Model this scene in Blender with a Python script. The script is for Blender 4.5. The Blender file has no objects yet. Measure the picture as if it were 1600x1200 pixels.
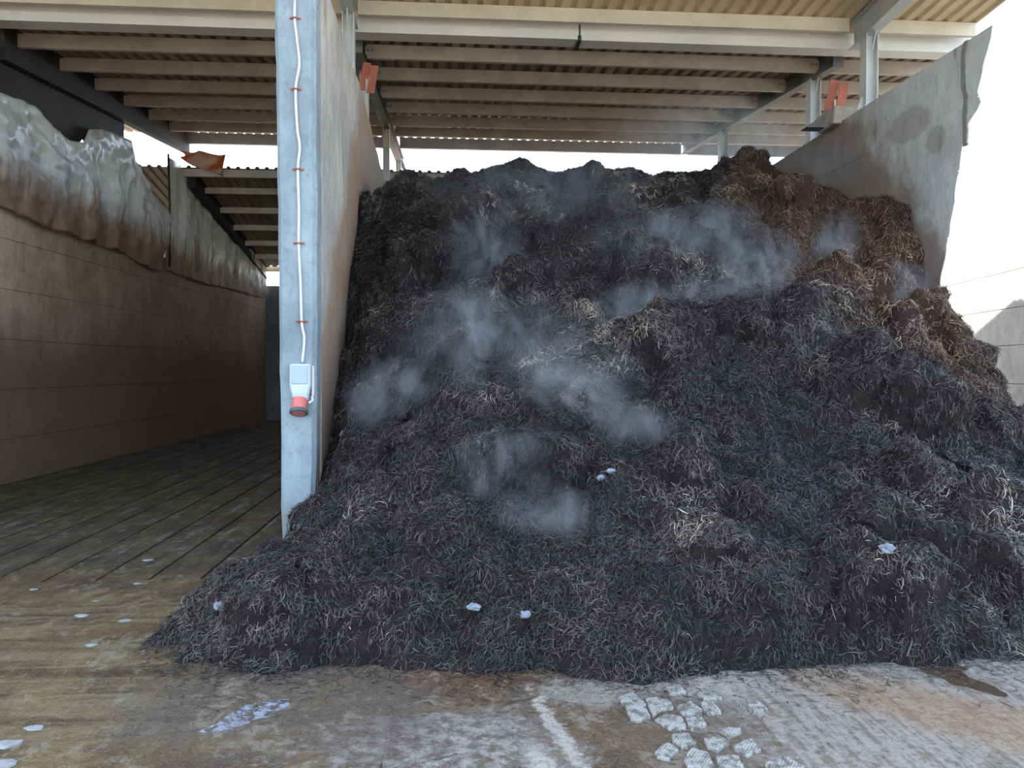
import bpy, math, random
import numpy as np
from mathutils import Vector
random.seed(5); rng = np.random.default_rng(7)
S = bpy.context.scene
COL = S.collection

# ------------------------------------------------------------------ camera
cam = bpy.data.objects.new('camera', bpy.data.cameras.new('camera'))
COL.objects.link(cam); S.camera = cam
cam.data.sensor_width = 36; cam.data.lens = 27.0; cam.data.clip_end = 500
cam.location = (0, 0, 1.6)
cam.rotation_euler = (math.pi/2 - math.atan(23/1200), 0, -math.atan(93/1200))

# ------------------------------------------------------------------ world, sun, exposure
SUN_DIR = Vector((.60, -.66, -1.47)).normalized()      # the way the light travels
W = bpy.data.worlds.new('world'); S.world = W; W.use_nodes = True
wn = W.node_tree.nodes; wl = W.node_tree.links; wn.clear()
sky = wn.new('ShaderNodeTexSky'); sky.sky_type = 'NISHITA'; sky.sun_disc = False
sky.sun_elevation = math.asin(-SUN_DIR.z); sky.sun_rotation = math.atan2(-SUN_DIR.x, -SUN_DIR.y)
sky.air_density = 1.0; sky.dust_density = 1.6; sky.ozone_density = 1.0
bg = wn.new('ShaderNodeBackground'); bg.inputs['Strength'].default_value = 0.42
wo = wn.new('ShaderNodeOutputWorld')
hs = wn.new('ShaderNodeHueSaturation'); hs.inputs['Saturation'].default_value = .75; hs.inputs['Value'].default_value = 1.0   # thin haze over the blue
wl.new(sky.outputs[0], hs.inputs['Color']); wl.new(hs.outputs[0], bg.inputs[0]); wl.new(bg.outputs[0], wo.inputs['Surface'])
sl = bpy.data.lights.new('sun', 'SUN'); sl.energy = 9.0; sl.angle = math.radians(.53); sl.color = (1, .93, .82)
so = bpy.data.objects.new('sun', sl); COL.objects.link(so); so.location = (-8, 20, 25)
so.rotation_euler = SUN_DIR.to_track_quat('-Z', 'Y').to_euler()
S.view_settings.view_transform = 'Standard'; S.view_settings.look = 'None'
S.view_settings.gamma = 1; S.view_settings.use_curve_mapping = False
S.view_settings.exposure = 1.38
S.cycles.use_denoising = True
S.cycles.max_bounces = 6; S.cycles.diffuse_bounces = 4; S.cycles.glossy_bounces = 2
S.cycles.volume_bounces = 0; S.cycles.volume_max_steps = 64
S.cycles.transparent_max_bounces = 12

# ------------------------------------------------------------------ material helper
class Mat:
    def __init__(s, name):
        s.m = bpy.data.materials.new(name); s.m.use_nodes = True
        s.t = s.m.node_tree; s.t.nodes.clear()
        s.out = s.n('ShaderNodeOutputMaterial'); s.geo = s.n('ShaderNodeNewGeometry')
        s.pos = s.geo.outputs['Position']
        sp = s.n('ShaderNodeSeparateXYZ'); s.l(s.pos, sp.inputs[0]); s.X, s.Y, s.Z = sp.outputs
    def n(s, k, **kw):
        d = s.t.nodes.new(k)
        for a, b in kw.items(): setattr(d, a, b)
        return d
    def l(s, a, b): s.t.links.new(a, b)
    def put(s, v, sock):
        if hasattr(v, 'node'): s.l(v, sock)
        else:
            if isinstance(v, (tuple, list)) and len(v) == 3 and sock.type == 'RGBA': v = (*v, 1)
            sock.default_value = v
    def vec(s, scale=(1, 1, 1), rot=(0, 0, 0), loc=(0, 0, 0)):
        d = s.n('ShaderNodeMapping'); s.l(s.pos, d.inputs[0])
        d.inputs['Scale'].default_value = scale; d.inputs['Rotation'].default_value = rot; d.inputs['Location'].default_value = loc
        return d.outputs[0]
    def noise(s, scale, detail=4, rough=.55, vec=None, dist=0):
        d = s.n('ShaderNodeTexNoise'); s.l(vec or s.pos, d.inputs['Vector'])
        d.inputs['Scale'].default_value = scale; d.inputs['Detail'].default_value = detail
        d.inputs['Roughness'].default_value = rough; d.inputs['Distortion'].default_value = dist
        return d.outputs[0]
    def ma(s, op, a, b=0, c=0, clamp=False):
        d = s.n('ShaderNodeMath', operation=op, use_clamp=clamp)
        for i, v in enumerate((a, b, c)): s.put(v, d.inputs[i])
        return d.outputs[0]
    def step(s, v, lo, hi):
        d = s.n('ShaderNodeMapRange', interpolation_type='SMOOTHSTEP'); s.put(v, d.inputs[0])
        d.inputs[1].default_value = lo; d.inputs[2].default_value = hi
        d.inputs[3].default_value = 0; d.inputs[4].default_value = 1
        return d.outputs[0]
    def mix(s, f, a, b):
        d = s.n('ShaderNodeMix', data_type='RGBA'); s.put(f, d.inputs[0]); s.put(a, d.inputs[6]); s.put(b, d.inputs[7])
        return d.outputs[2]
    def blob(s, x, y, rx, ry, nz, amt=.6, soft=.35, rot=0):
        """1 inside an irregular patch lying on the ground at x, y"""
        c, q = math.cos(rot), math.sin(rot)
        dx = s.ma('SUBTRACT', s.X, x); dy = s.ma('SUBTRACT', s.Y, y)
        u = s.ma('DIVIDE', s.ma('ADD', s.ma('MULTIPLY', dx, c), s.ma('MULTIPLY', dy, q)), rx)
        v = s.ma('DIVIDE', s.ma('SUBTRACT', s.ma('MULTIPLY', dy, c), s.ma('MULTIPLY', dx, q)), ry)
        r = s.ma('SQRT', s.ma('ADD', s.ma('MULTIPLY', u, u), s.ma('MULTIPLY', v, v)))
        r = s.ma('ADD', r, s.ma('MULTIPLY', s.ma('SUBTRACT', nz, .5), amt * 2))
        return s.ma('SUBTRACT', 1, s.step(r, 1 - soft, 1 + soft))
    def bump(s, h, strength=.3, dist=.02):
        d = s.n('ShaderNodeBump'); s.l(h, d.inputs['Height']); d.inputs['Strength'].default_value = strength
        d.inputs['Distance'].default_value = dist; return d.outputs[0]
    def done(s, color, rough=.8, metal=0, normal=None, spec=.4, trans=0):
        p = s.n('ShaderNodeBsdfPrincipled')
        s.put(color, p.inputs['Base Color']); s.put(rough, p.inputs['Roughness']); s.put(metal, p.inputs['Metallic'])
        s.put(spec, p.inputs['Specular IOR Level'])
        if normal: s.l(normal, p.inputs['Normal'])
        if trans:
            tr = s.n('ShaderNodeBsdfTranslucent'); s.put(color, tr.inputs[0])
            mx = s.n('ShaderNodeMixShader'); mx.inputs[0].default_value = trans
            s.l(p.outputs[0], mx.inputs[1]); s.l(tr.outputs[0], mx.inputs[2]); s.l(mx.outputs[0], s.out.inputs[0])
        else: s.l(p.outputs[0], s.out.inputs[0])
        return s.m

def mat_metal(name, c1, c2, scale=3, rough=.55, rust=None, rust_amt=.62, metal=.0):
    m = Mat(name)
    a = m.noise(scale, 5, .6); f = m.step(a, .35, .7)
    c = m.mix(f, c1, c2)
    if rust:
        r = m.noise(9, 6, .7); c = m.mix(m.step(r, rust_amt, rust_amt + .1), c, rust)
    g = m.noise(70, 2)
    c = m.mix(m.ma('MULTIPLY', m.step(g, .5, .8), .25), c, (c1[0]*.5, c1[1]*.45, c1[2]*.4))
    return m.done(c, rough, metal, m.bump(m.noise(30, 3), .12, .01))

def mat_concrete(name, light, dark, stain=None, sx=1.0):
    m = Mat(name)
    big = m.noise(.9, 5, .6); med = m.noise(5, 6, .65, m.vec((1, 1, .45))); fine = m.noise(45, 4, .7)
    c = m.mix(m.step(big, .3, .7), dark, light)
    c = m.mix(m.ma('MULTIPLY', m.step(med, .48, .75), .45), c, tuple(x*.62 for x in dark))
    c = m.mix(m.ma('MULTIPLY', m.step(m.noise(11, 6, .75), .52, .62), .3), c, tuple(x*.55 for x in dark))
    c = m.mix(m.ma('MULTIPLY', m.step(med, .5, .28), .35), c, tuple(min(1, x*1.25) for x in light))
    pit = m.step(m.noise(28, 3, .8), .69, .74)
    c = m.mix(m.ma('MULTIPLY', pit, .5), c, tuple(x*.4 for x in dark))
    if stain: c = stain(m, c)
    h = m.ma('ADD', m.ma('MULTIPLY', fine, .5), m.ma('SUBTRACT', m.ma('MULTIPLY', med, 1.2), m.ma('MULTIPLY', pit, .8)))
    return m.done(c, .82, 0, m.bump(h, .55, .012), .3)

def stain_face(y0, k, up, tint, tint2):
    """brown liquor stain soaked into a bay wall along the slope of stored compost"""
    def f(m, c):
        n = m.noise(1.6, 5, .65); n2 = m.noise(3.5, 4, .6, m.vec((1, 1, .25)))
        line = m.ma('MULTIPLY', m.ma('SUBTRACT', m.Y, y0), k)
        d = m.ma('SUBTRACT', m.ma('ADD', line, m.ma('MULTIPLY', n, 1.6)), m.Z)
        a = m.step(d, up, up + .7)
        c = m.mix(m.ma('MULTIPLY', a, .85), c, m.mix(n2, tint, tint2))
        s_ = m.ma('MULTIPLY', m.step(n2, .60, .68), m.step(m.Z, 2.5, 4.2))
        return m.mix(m.ma('MULTIPLY', s_, .5), c, tint)
    return f

# ------------------------------------------------------------------ mesh helper
WL = {}
class MB:
    def __init__(s): s.v = []; s.f = []
    def poly(s, pts, faces):
        b = len(s.v); s.v += [tuple(p) for p in pts]; s.f += [tuple(b + i for i in f) for f in faces]; return s
    def box(s, a, b, rot=None, at=None):
        P = [(x, y, z) for x in (a[0], b[0]) for y in (a[1], b[1]) for z in (a[2], b[2])]
        if rot is not None: P = [tuple(rot @ Vector(p) + Vector(at)) for p in P]
        return s.poly(P, [(0, 1, 3, 2), (4, 6, 7, 5), (0, 4, 5, 1), (2, 3, 7, 6), (0, 2, 6, 4), (1, 5, 7, 3)])
    def extrude(s, prof, p0, p1, ax, ay):
        """profile of (a, b) pairs along the axes ax, ay, swept from p0 to p1"""
        n = len(prof); p0, p1, ax, ay = map(Vector, (p0, p1, ax, ay))
        P = [p0 + ax*a + ay*b for a, b in prof] + [p1 + ax*a + ay*b for a, b in prof]
        F = [(i, (i+1) % n, n + (i+1) % n, n + i) for i in range(n)] + [tuple(range(n))[::-1], tuple(range(n, 2*n))]
        return s.poly(P, F)
    def tube(s, path, r, seg=8):
        path = [Vector(p) for p in path]; n = len(path); P = []
        for i, p in enumerate(path):
            t = (path[min(i+1, n-1)] - path[max(i-1, 0)]).normalized()
            a = t.cross(Vector((0, 1, 0)) if abs(t.y) < .9 else Vector((1, 0, 0))).normalized(); b = t.cross(a)
            rr = r[i] if isinstance(r, (list, tuple)) else r
            P += [p + (a*math.cos(2*math.pi*k/seg) + b*math.sin(2*math.pi*k/seg))*rr for k in range(seg)]
        F = [(i*seg+k, i*seg+(k+1) % seg, (i+1)*seg+(k+1) % seg, (i+1)*seg+k) for i in range(n-1) for k in range(seg)]
        F += [tuple(range(seg))[::-1], tuple(range((n-1)*seg, n*seg))]
        return s.poly(P, F)
def mesh_of(name, v, f, mat, smooth=False):
    me = bpy.data.meshes.new(name); me.from_pydata(v, [], f); me.materials.append(mat)
    if smooth: me.polygons.foreach_set('use_smooth', [True]*len(me.polygons))
    me.update(); return me
def fix_normals(me):
    import bmesh
    b = bmesh.new(); b.from_mesh(me); bmesh.ops.recalc_face_normals(b, faces=b.faces); b.to_mesh(me); b.free()
def obj(name, mb, mat, parent=None, smooth=False, bevel=0, origin=None):
    v = np.array(mb.v, float); lo, hi = v.min(0), v.max(0)
    o0 = np.array(origin) if origin is not None else np.array([(lo[0]+hi[0])/2, (lo[1]+hi[1])/2, lo[2] if parent is None else (lo[2]+hi[2])/2])
    me = mesh_of(name, (v - o0).tolist(), mb.f, mat, smooth); fix_normals(me)
    o = bpy.data.objects.new(name, me); COL.objects.link(o); WL[o] = o0
    if parent is not None: o.parent = parent; o.location = o0 - WL[parent]
    else: o.location = o0
    if bevel:
        b = o.modifiers.new('bevel', 'BEVEL'); b.width = bevel; b.segments = 2; b.limit_method = 'ANGLE'
    return o
def tag(o, label=None, cat=None, group=None, kind=None):
    for k, v in (('label', label), ('category', cat), ('group', group), ('kind', kind)):
        if v: o[k] = v
    return o
def thing(name, loc, label, cat, group=None, kind=None):
    o = bpy.data.objects.new(name, None); o.empty_display_size = .2; o.location = loc; COL.objects.link(o)
    WL[o] = np.array(loc, float); return tag(o, label, cat, group, kind)

# ------------------------------------------------------------------ numpy noise
def vnoise(P, seed=0):
    P = np.asarray(P, float); I = np.floor(P).astype(np.int64); F = P - I; F = F*F*(3-2*F)
    def h(i, j, k):
        n = (i*374761393 + j*668265263 + k*2147483647 + seed*144665) & 0xffffffff
        n = ((n ^ (n >> 13))*1274126177) & 0xffffffff
        return ((n ^ (n >> 16)) & 0xffff)/65535.0
    r = 0
    for a in (0, 1):
        for b in (0, 1):
            for c in (0, 1):
                w = (F[..., 0] if a else 1-F[..., 0])*(F[..., 1] if b else 1-F[..., 1])*(F[..., 2] if c else 1-F[..., 2])
                r = r + w*h(I[..., 0]+a, I[..., 1]+b, I[..., 2]+c)
    return r*2-1
def fbm(P, o=4, seed=0, g=.5):
    r = 0; a = 1; P = np.asarray(P, float)
    for i in range(o): r = r + a*vnoise(P*(2.03**i), seed+i); a *= g
    return r
def lumps(P, seed=0):
    """rounded clods: 1 - distance to the nearest scattered point"""
    P = np.asarray(P, float); I = np.floor(P).astype(np.int64); best = np.full(P.shape[:-1], 9.)
    for dx in (-1, 0, 1):
        for dy in (-1, 0, 1):
            for dz in (-1, 0, 1):
                J = I + np.array([dx, dy, dz]); q = []
                for k in range(3):
                    n = (J[..., 0]*73856093 ^ J[..., 1]*19349663 ^ J[..., 2]*83492791 ^ ((k+1+seed)*2654435761)) & 0xffffffff
                    n = ((n ^ (n >> 15))*2246822519) & 0xffffffff; n ^= n >> 13
                    q.append((n & 0xffff)/65535.)
                d = J + np.stack(q, -1) - P; best = np.minimum(best, (d*d).sum(-1))
    return 1 - np.sqrt(best)

# ------------------------------------------------------------------ materials
M_white_steel = mat_metal('painted steel', (.42, .46, .48), (.55, .58, .58), 2, .5, (.25, .14, .08), .72)
M_gutter = mat_metal('gutter sheet', (.62, .63, .62), (.72, .72, .69), 1.2, .45, (.35, .28, .2), .74)
M_cream = mat_metal('cream steel', (.56, .52, .43), (.68, .64, .54), 1.5, .5, (.25, .15, .08), .74)
M_purlin = mat_metal('dusty purlin', (.42, .38, .33), (.55, .50, .43), 2.5, .65, (.12, .08, .06), .68)
M_rafter = mat_metal('sooty rafter', (.10, .105, .11), (.19, .19, .185), 2, .6, (.10, .05, .03), .66)
M_black = mat_metal('blackened rafter', (.012, .012, .014), (.03, .026, .026), 2, .7)
M_canopy = mat_metal('tan canopy sheet', (.56, .46, .30), (.66, .55, .37), .8, .55, (.2, .14, .08), .75)
M_sheet = mat_metal('grey brown sheet', (.25, .20, .16), (.36, .29, .23), .8, .6, (.20, .09, .045), .60)
M_redox = mat_metal('red oxide', (.30, .085, .055), (.38, .13, .09), 5, .7, (.12, .05, .04), .7)
M_galv = mat_metal('galvanised edge', (.50, .52, .52), (.62, .62, .60), 2, .45)
M_stain_wood = mat_metal('pale block', (.30, .26, .23), (.42, .38, .34), 6, .85, (.1, .07, .05), .6)

M_post = mat_concrete('pier concrete', (.32, .395, .42), (.20, .25, .275),
    lambda m, c: m.mix(m.ma('MULTIPLY', m.step(m.ma('ADD', m.Z, m.ma('MULTIPLY', m.noise(5, 4), .35)), .72, .5), .55), c, (.20, .21, .18)))
M_div = mat_concrete('divider concrete', (.56, .53, .48), (.38, .355, .32),
    stain_face(6.6, 1.0, -1.25, (.27, .165, .10), (.38, .27, .19)))
def right_stain(m, c):
    c = stain_face(6.3, 1.0, -.75, (.13, .085, .065), (.21, .155, .12))(m, c)
    for (y, z, ry, rz) in ((8.95, 4.55, .5, .22), (8.42, 4.22, .2, .16)):          # repair patches
        dy = m.ma('DIVIDE', m.ma('SUBTRACT', m.Y, y), ry); dz = m.ma('DIVIDE', m.ma('SUBTRACT', m.Z, z), rz)
        r = m.ma('ADD', m.ma('SQRT', m.ma('ADD', m.ma('MULTIPLY', dy, dy), m.ma('MULTIPLY', dz, dz))), m.ma('MULTIPLY', m.noise(4, 3), .7))
        c = m.mix(m.ma('MULTIPLY', m.step(r, 1.4, 1.1), m.ma('ADD', .25, m.ma('MULTIPLY', m.noise(9, 5, .7), .7))), c, (.25, .245, .22))
    return c
M_right = mat_concrete('right wall concrete', (.54, .565, .55), (.38, .40, .385), right_stain)
def left_stain(m, c):
    n = m.noise(1.1, 5, .6, m.vec((1, 1, .5)))
    a = m.step(m.ma('ADD', m.Z, m.ma('MULTIPLY', n, 1.1)), 3.3, 2.1)
    c = m.mix(m.ma('MULTIPLY', a, .85), c, (.12, .088, .065))
    b = m.step(m.ma('ADD', m.Y, m.ma('MULTIPLY', n, 5)), 13, 18)
    return m.mix(m.ma('MULTIPLY', b, .55), c, (.20, .145, .10))
M_left = mat_concrete('left wall concrete', (.60, .53, .42), (.32, .265, .20), left_stain)
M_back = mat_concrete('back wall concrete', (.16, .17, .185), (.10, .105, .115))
M_yard = mat_concrete('yard wall concrete', (.48, .46, .42), (.36, .35, .32))

# floor: worn concrete under a film of compost liquor
def mat_floor(name, grooves=False):
    m = Mat(name)
    R = math.radians
    wob = m.noise(.8, 4, .6); mid = m.noise(2.6, 6, .65); fine = m.noise(14, 6, .7); grit = m.noise(60, 3, .7)
    along = m.noise(1.0, 6, .65, m.vec((7, .8, 1))); diag = m.noise(1.0, 6, .7, m.vec((24, 2.4, 1), (0, 0, R(38))))
    across = m.noise(1.0, 5, .65, m.vec((.9, 6.5, 1), (0, 0, R(-4))), dist=.9)
    olive, brown, pale, grey = (.165, .118, .05), (.065, .042, .024), (.31, .295, .25), (.155, .145, .135)
    c = m.mix(m.step(mid, .35, .65), brown, m.mix(m.step(m.X, -1.2, .2), olive, (.135, .095, .055)))
    c = m.mix(m.ma('MULTIPLY', m.step(fine, .5, .7), .45), c, (.24, .20, .125))
    blot = m.noise(3.4, 7, .72, m.vec((1.3, .8, 1)), 1.2)
    c = m.mix(m.ma('MULTIPLY', m.step(blot, .52, .60), .55), c, (.055, .038, .022))
    # pale scraped concrete on the right and in the middle foreground
    lr = m.ma('ADD', m.step(m.X, .45, 1.5), m.ma('MULTIPLY', m.ma('SUBTRACT', wob, .5), 1.2))
    sc = m.ma('MULTIPLY', m.step(m.ma('ADD', m.ma('MULTIPLY', diag, .75), m.ma('MULTIPLY', fine, .45)), .50, .66), m.step(lr, .35, .75))
    c = m.mix(m.ma('MULTIPLY', sc, .9), c, pale)
    c = m.mix(m.ma('MULTIPLY', m.step(lr, .2, .9), .35), c, (.27, .245, .2))
    mb = m.blob(-.05, 3.2, .55, .42, mid, .75, .25)
    c = m.mix(m.ma('MULTIPLY', mb, .85), c, m.mix(m.step(fine, .4, .65), (.13, .11, .085), (.33, .32, .28)))
    mb2 = m.blob(.95, 3.75, .55, .2, fine, .9, .3)
    c = m.mix(m.ma('MULTIPLY', mb2, .6), c, (.36, .335, .28))
    for (x, y, rx, ry, rt) in ((.46, 3.35, .035, .40, .16), (.37, 3.02, .05, .2, .2)):
        c = m.mix(m.ma('MULTIPLY', m.blob(x, y, rx, ry, fine, 2.2, .4, rt), .8), c, (.42, .40, .34))
    c = m.mix(m.ma('MULTIPLY', m.blob(1.06, 3.28, .32, .42, fine, .7, .3), .75), c, m.mix(fine, (.06, .045, .03), (.16, .125, .085)))  # dark mud tone under the cakes, painted to deepen their weak shadow
    # tyre-scraped bands on the left
    lb = m.blob(-2.4, 4.3, 1.5, 1.25, wob, .5, .4)
    c = m.mix(m.ma('MULTIPLY', m.ma('MULTIPLY', m.step(across, .42, .62), lb), .6), c, (.27, .215, .11))
    c = m.mix(m.ma('MULTIPLY', m.ma('MULTIPLY', m.step(across, .45, .33), lb), .6), c, (.07, .042, .022))
    # orange-brown run-off on the right and by the toe
    og = m.blob(2.35, 3.35, .75, .26, mid, .6, .5, -.75)
    c = m.mix(m.ma('MULTIPLY', og, .62), c, m.mix(fine, (.20, .11, .055), (.33, .23, .13)))
    og2 = m.blob(.05, 4.0, .42, .16, mid, .7, .5)
    c = m.mix(m.ma('MULTIPLY', og2, .8), c, (.12, .065, .028))
    og3 = m.blob(-1.85, 4.85, .7, .14, mid, .7, .5)
    c = m.mix(m.ma('MULTIPLY', og3, .7), c, (.13, .075, .03))
    # damp grey film in front of the toe
    wet = m.ma('MAXIMUM', m.blob(-.95, 3.75, .62, .5, mid, .7, .35, -.15), m.blob(-.45, 3.6, .35, .5, mid, .6, .35))
    c = m.mix(m.ma('MULTIPLY', wet, .65), c, m.mix(fine, (.075, .06, .045), (.17, .145, .12)))
    # lengthwise smears inside the left bay
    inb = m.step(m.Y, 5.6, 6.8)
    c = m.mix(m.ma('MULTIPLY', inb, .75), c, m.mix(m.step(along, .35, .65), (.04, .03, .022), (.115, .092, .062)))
    c = m.mix(m.ma('MULTIPLY', m.ma('MULTIPLY', inb, m.step(along, .60, .68)), .6), c, (.30, .29, .26))
    spk = m.step(m.noise(5, 5, .75, m.vec((2.2, 1, 1))), .67, .70)
    c = m.mix(m.ma('MULTIPLY', spk, .7), c, (.5, .52, .52))
    peb = m.noise(120, 2, .6)
    c = m.mix(m.ma('MULTIPLY', m.step(m.noise(32, 5, .75), .50, .66), .55), c, (.045, .032, .02))
    c = m.mix(m.ma('MULTIPLY', m.step(peb, .56, .7), .5), c, (.36, .31, .23))
    c = m.mix(m.ma('MULTIPLY', m.step(grit, .55, .72), .5), c, (.05, .038, .025))
    c = m.mix(m.ma('MULTIPLY', m.step(grit, .42, .3), .25), c, (.45, .42, .36))
    c = m.mix(m.ma('MULTIPLY', m.ma('MULTIPLY', m.step(blot, .47, .40), m.step(fine, .42, .55)), .45), c, (.30, .28, .22))
    rgh = m.ma('SUBTRACT', m.ma('SUBTRACT', .78, m.ma('MULTIPLY', m.step(mid, .45, .7), .3)), m.ma('MULTIPLY', wet, .28))
    h = m.ma('ADD', m.ma('ADD', m.ma('MULTIPLY', fine, 1.0), m.ma('MULTIPLY', grit, .3)), m.ma('ADD', m.ma('MULTIPLY', diag, .8), m.ma('MULTIPLY', across, .6)))
    return m.done(c, rgh, 0, m.bump(h, .9, .025), .22)
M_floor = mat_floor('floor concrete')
m = Mat('groove dirt'); M_dirt = m.done(m.mix(m.noise(20), (.008, .006, .005), (.025, .018, .012)), .9)

# ------------------------------------------------------------------ the setting
# floor: one yard slab, with the aeration floor of the left bay laid as strips between slots
fl = MB()
def rect(mb, x0, y0, x1, y1, z0, z1): mb.box((x0, y0, z0), (x1, y1, z1))
GY = 6.0
rect(fl, -30, -25, 30, GY, -.3, 0)
rect(fl, -30, GY, -6.6, 40, -.3, 0); rect(fl, -1.40, GY, 30, 40, -.3, 0); rect(fl, -6.6, 24.9, -1.40, 40, -.3, 0)
rect(fl, -6.6, GY, -1.40, 24.9, -.3, -.07)
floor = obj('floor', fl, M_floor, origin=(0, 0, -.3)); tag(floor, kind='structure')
gx = [-1.53 - .388*k for k in range(13)]
xs = [-1.40] + gx + [-6.6]
for k in range(len(xs)-1):
    a, b = xs[k], xs[k+1]
    w = .013
    s_ = MB(); s_.box((b + (w if k < len(xs)-2 else 0), GY, -.065), (a - (w if k else 0), 24.9, 0))
    obj('floor_strip', s_, M_floor, floor)

def slab_poly(prof, x0, x1, inset=0):
    """wall slab in the plane x = const from a (y, z) outline"""
    mb = MB(); mb.extrude([(y, z) for y, z in prof], (x0, 0, 0), (x1, 0, 0), (0, 1, 0), (0, 0, 1)); return mb
def lifts(ztop, n=.70):
    z = [0.0]; t = ztop - .66; L = []
    while t > .1: L.append(t); t -= n
    return [0.0] + L[::-1] + [ztop]
def rough_edge(mb, amp, seed):
    v = np.array(mb.v); mb.v = (v + np.stack([vnoise(v*3+i*17, seed+i)*amp for i in range(3)], -1)).tolist(); return mb

# right wall: leaning front edge, broken nib near the top
def front_y(z):
    return float(np.interp(z, [0, 2.6, 3.2, 3.87, 4.20, 4.25, 4.37, 4.46, 4.48, 4.8, 5.12], [8.45, 8.31, 8.14, 7.99, 7.88, 7.84, 7.66, 7.70, 7.74, 7.62, 7.50]))
wr = MB(); wr.extrude([(front_y(z)+.62, z) for z in np.linspace(0, 5.1, 24)] + [(24.5, 5.1), (24.5, 0)], (5.508, 0, 0), (5.82, 0, 0), (0, 1, 0), (0, 0, 1))
wall_right = obj('wall_right', wr, M_right, origin=(5.6, 16, 0)); tag(wall_right, kind='structure')
Z = lifts(5.12)
for a, b in zip(Z[:-1], Z[1:]):
    zz = np.linspace(a+.004, b-.004, 12)
    rr = [vnoise(np.array([[z*9, 3.3, 1.]]), 4)[0]*.02 for z in zz]
    p = MB(); p.extrude([(front_y(z)+r, z) for z, r in zip(zz, rr)] + [(24.5, b-.004), (24.5, a+.004)], (5.5, 0, 0), (5.512, 0, 0), (0, 1, 0), (0, 0, 1))
    obj('concrete_lift', p, M_right, wall_right)
jf = MB(); jf.extrude([(front_y(z)+.02, z) for z in np.linspace(0.02, 5.1, 60)] + [(9.6, 5.1), (9.6, .02)], (5.503, 0, 0), (5.509, 0, 0), (0, 1, 0), (0, 0, 1))
obj('joint_filler', jf, M_right, wall_right)
# the vertical expansion joint strip and rough crumbled mortar near its front edge
jb = MB()
zz = np.linspace(4.0, 5.12, 30)
L_ = [(7.93 + vnoise(np.array([[z*6, 1, 1.]]), 2)[0]*.03 - .0*(z), z) for z in zz]
jb.extrude([(y-.035-.02*abs(vnoise(np.array([[z*14, 5, 1.]]), 9)[0]), z) for y, z in L_] + [(y+.02, z) for y, z in L_[::-1]], (5.488, 0, 0), (5.51, 0, 0), (0, 1, 0), (0, 0, 1))
m = Mat('joint mortar'); M_joint = m.done(m.mix(m.noise(14, 5, .7), (.14, .13, .11), (.30, .29, .26)), .9, 0, m.bump(m.noise(30, 4), .8, .02))
tag(obj('joint_mortar', jb, M_joint, wall_right), 'dark crumbling mortar in the expansion joint')

# divider wall
dz = [(6.75, 0), (6.75, 5.15), (7.5, 5.14), (8.3, 5.17), (9.2, 5.15), (9.9, 5.22), (10.25, 5.14), (11.2, 5.1), (11.7, 4.98), (12.2, 5.0), (12.5, 4.93), (13.3, 4.86), (13.9, 4.74), (24.5, 4.6), (24.5, 0)]
N_ = []
for (y0, z0), (y1, z1) in zip(dz[1:-2], dz[2:-1]):
    k = max(2, int((y1-y0)/.12)) if y1 < 14 else 3
    for i in range(k):
        y = y0+(y1-y0)*i/k; N_.append((y, z0+(z1-z0)*i/k + (vnoise(np.array([[y*7, 2, 1.]]), 1)[0]*.022 if y > 6.8 else 0)))
wd = MB(); wd.extrude([(6.86, 0), (6.86, 5.12)] + [(y, z-.01) for y, z in N_ if y > 6.9] + [(24.5, 4.6), (24.5, 0)], (-1.47, 0, 0), (-1.185, 0, 0), (0, 1, 0), (0, 0, 1))
wall_center = obj('wall_center', wd, M_div, origin=(-1.3, 15, 0)); tag(wall_center, kind='structure')
pf = MB(); pf.extrude([(6.95, 0)] + [(max(y, 6.95), z) for y, z in N_ if y > 6.9] + [(24.5, 4.6), (24.5, 0)], (-1.19, 0, 0), (-1.165, 0, 0), (0, 1, 0), (0, 0, 1))
obj('render_coat', pf, M_div, wall_center)
# pier: the bluish front end of the divider, its foot worn narrow
pr = MB(); ring = []
ZP = np.concatenate([np.linspace(0, .9, 16), np.linspace(1.0, 5.15, 36)])
for z in ZP:
    xr = np.interp(z, [0, .06, .15, .45, .9, 2, 5.15], [-1.25, -1.235, -1.215, -1.195, -1.18, -1.165, -1.165])
    xl = np.interp(z, [0, .2, 5.15], [-1.46, -1.475, -1.51])
    q = vnoise(np.array([[z*5, 0, 0.], [z*5, 9, 0.], [z*11, 4, 0.]]), 3)*.006
    yb = 7.0
    ring.append([(xl+q[0], 6.765, z), (xl+.03+q[0], 6.735+q[2]*.6, z), (xr-.035+q[1], 6.735+q[2]*.6, z), (xr+q[1], 6.775, z), (xr, yb, z), (xl, yb, z)])
P = [p for r in ring for p in r]; n = len(ring)
F = [(i*6+k, i*6+(k+1) % 6, (i+1)*6+(k+1) % 6, (i+1)*6+k) for i in range(n-1) for k in range(6)] + [tuple(range(6))[::-1], tuple(range((n-1)*6, n*6))]
pr.poly(P, F)
obj('pier', pr, M_post, wall_center)

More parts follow.
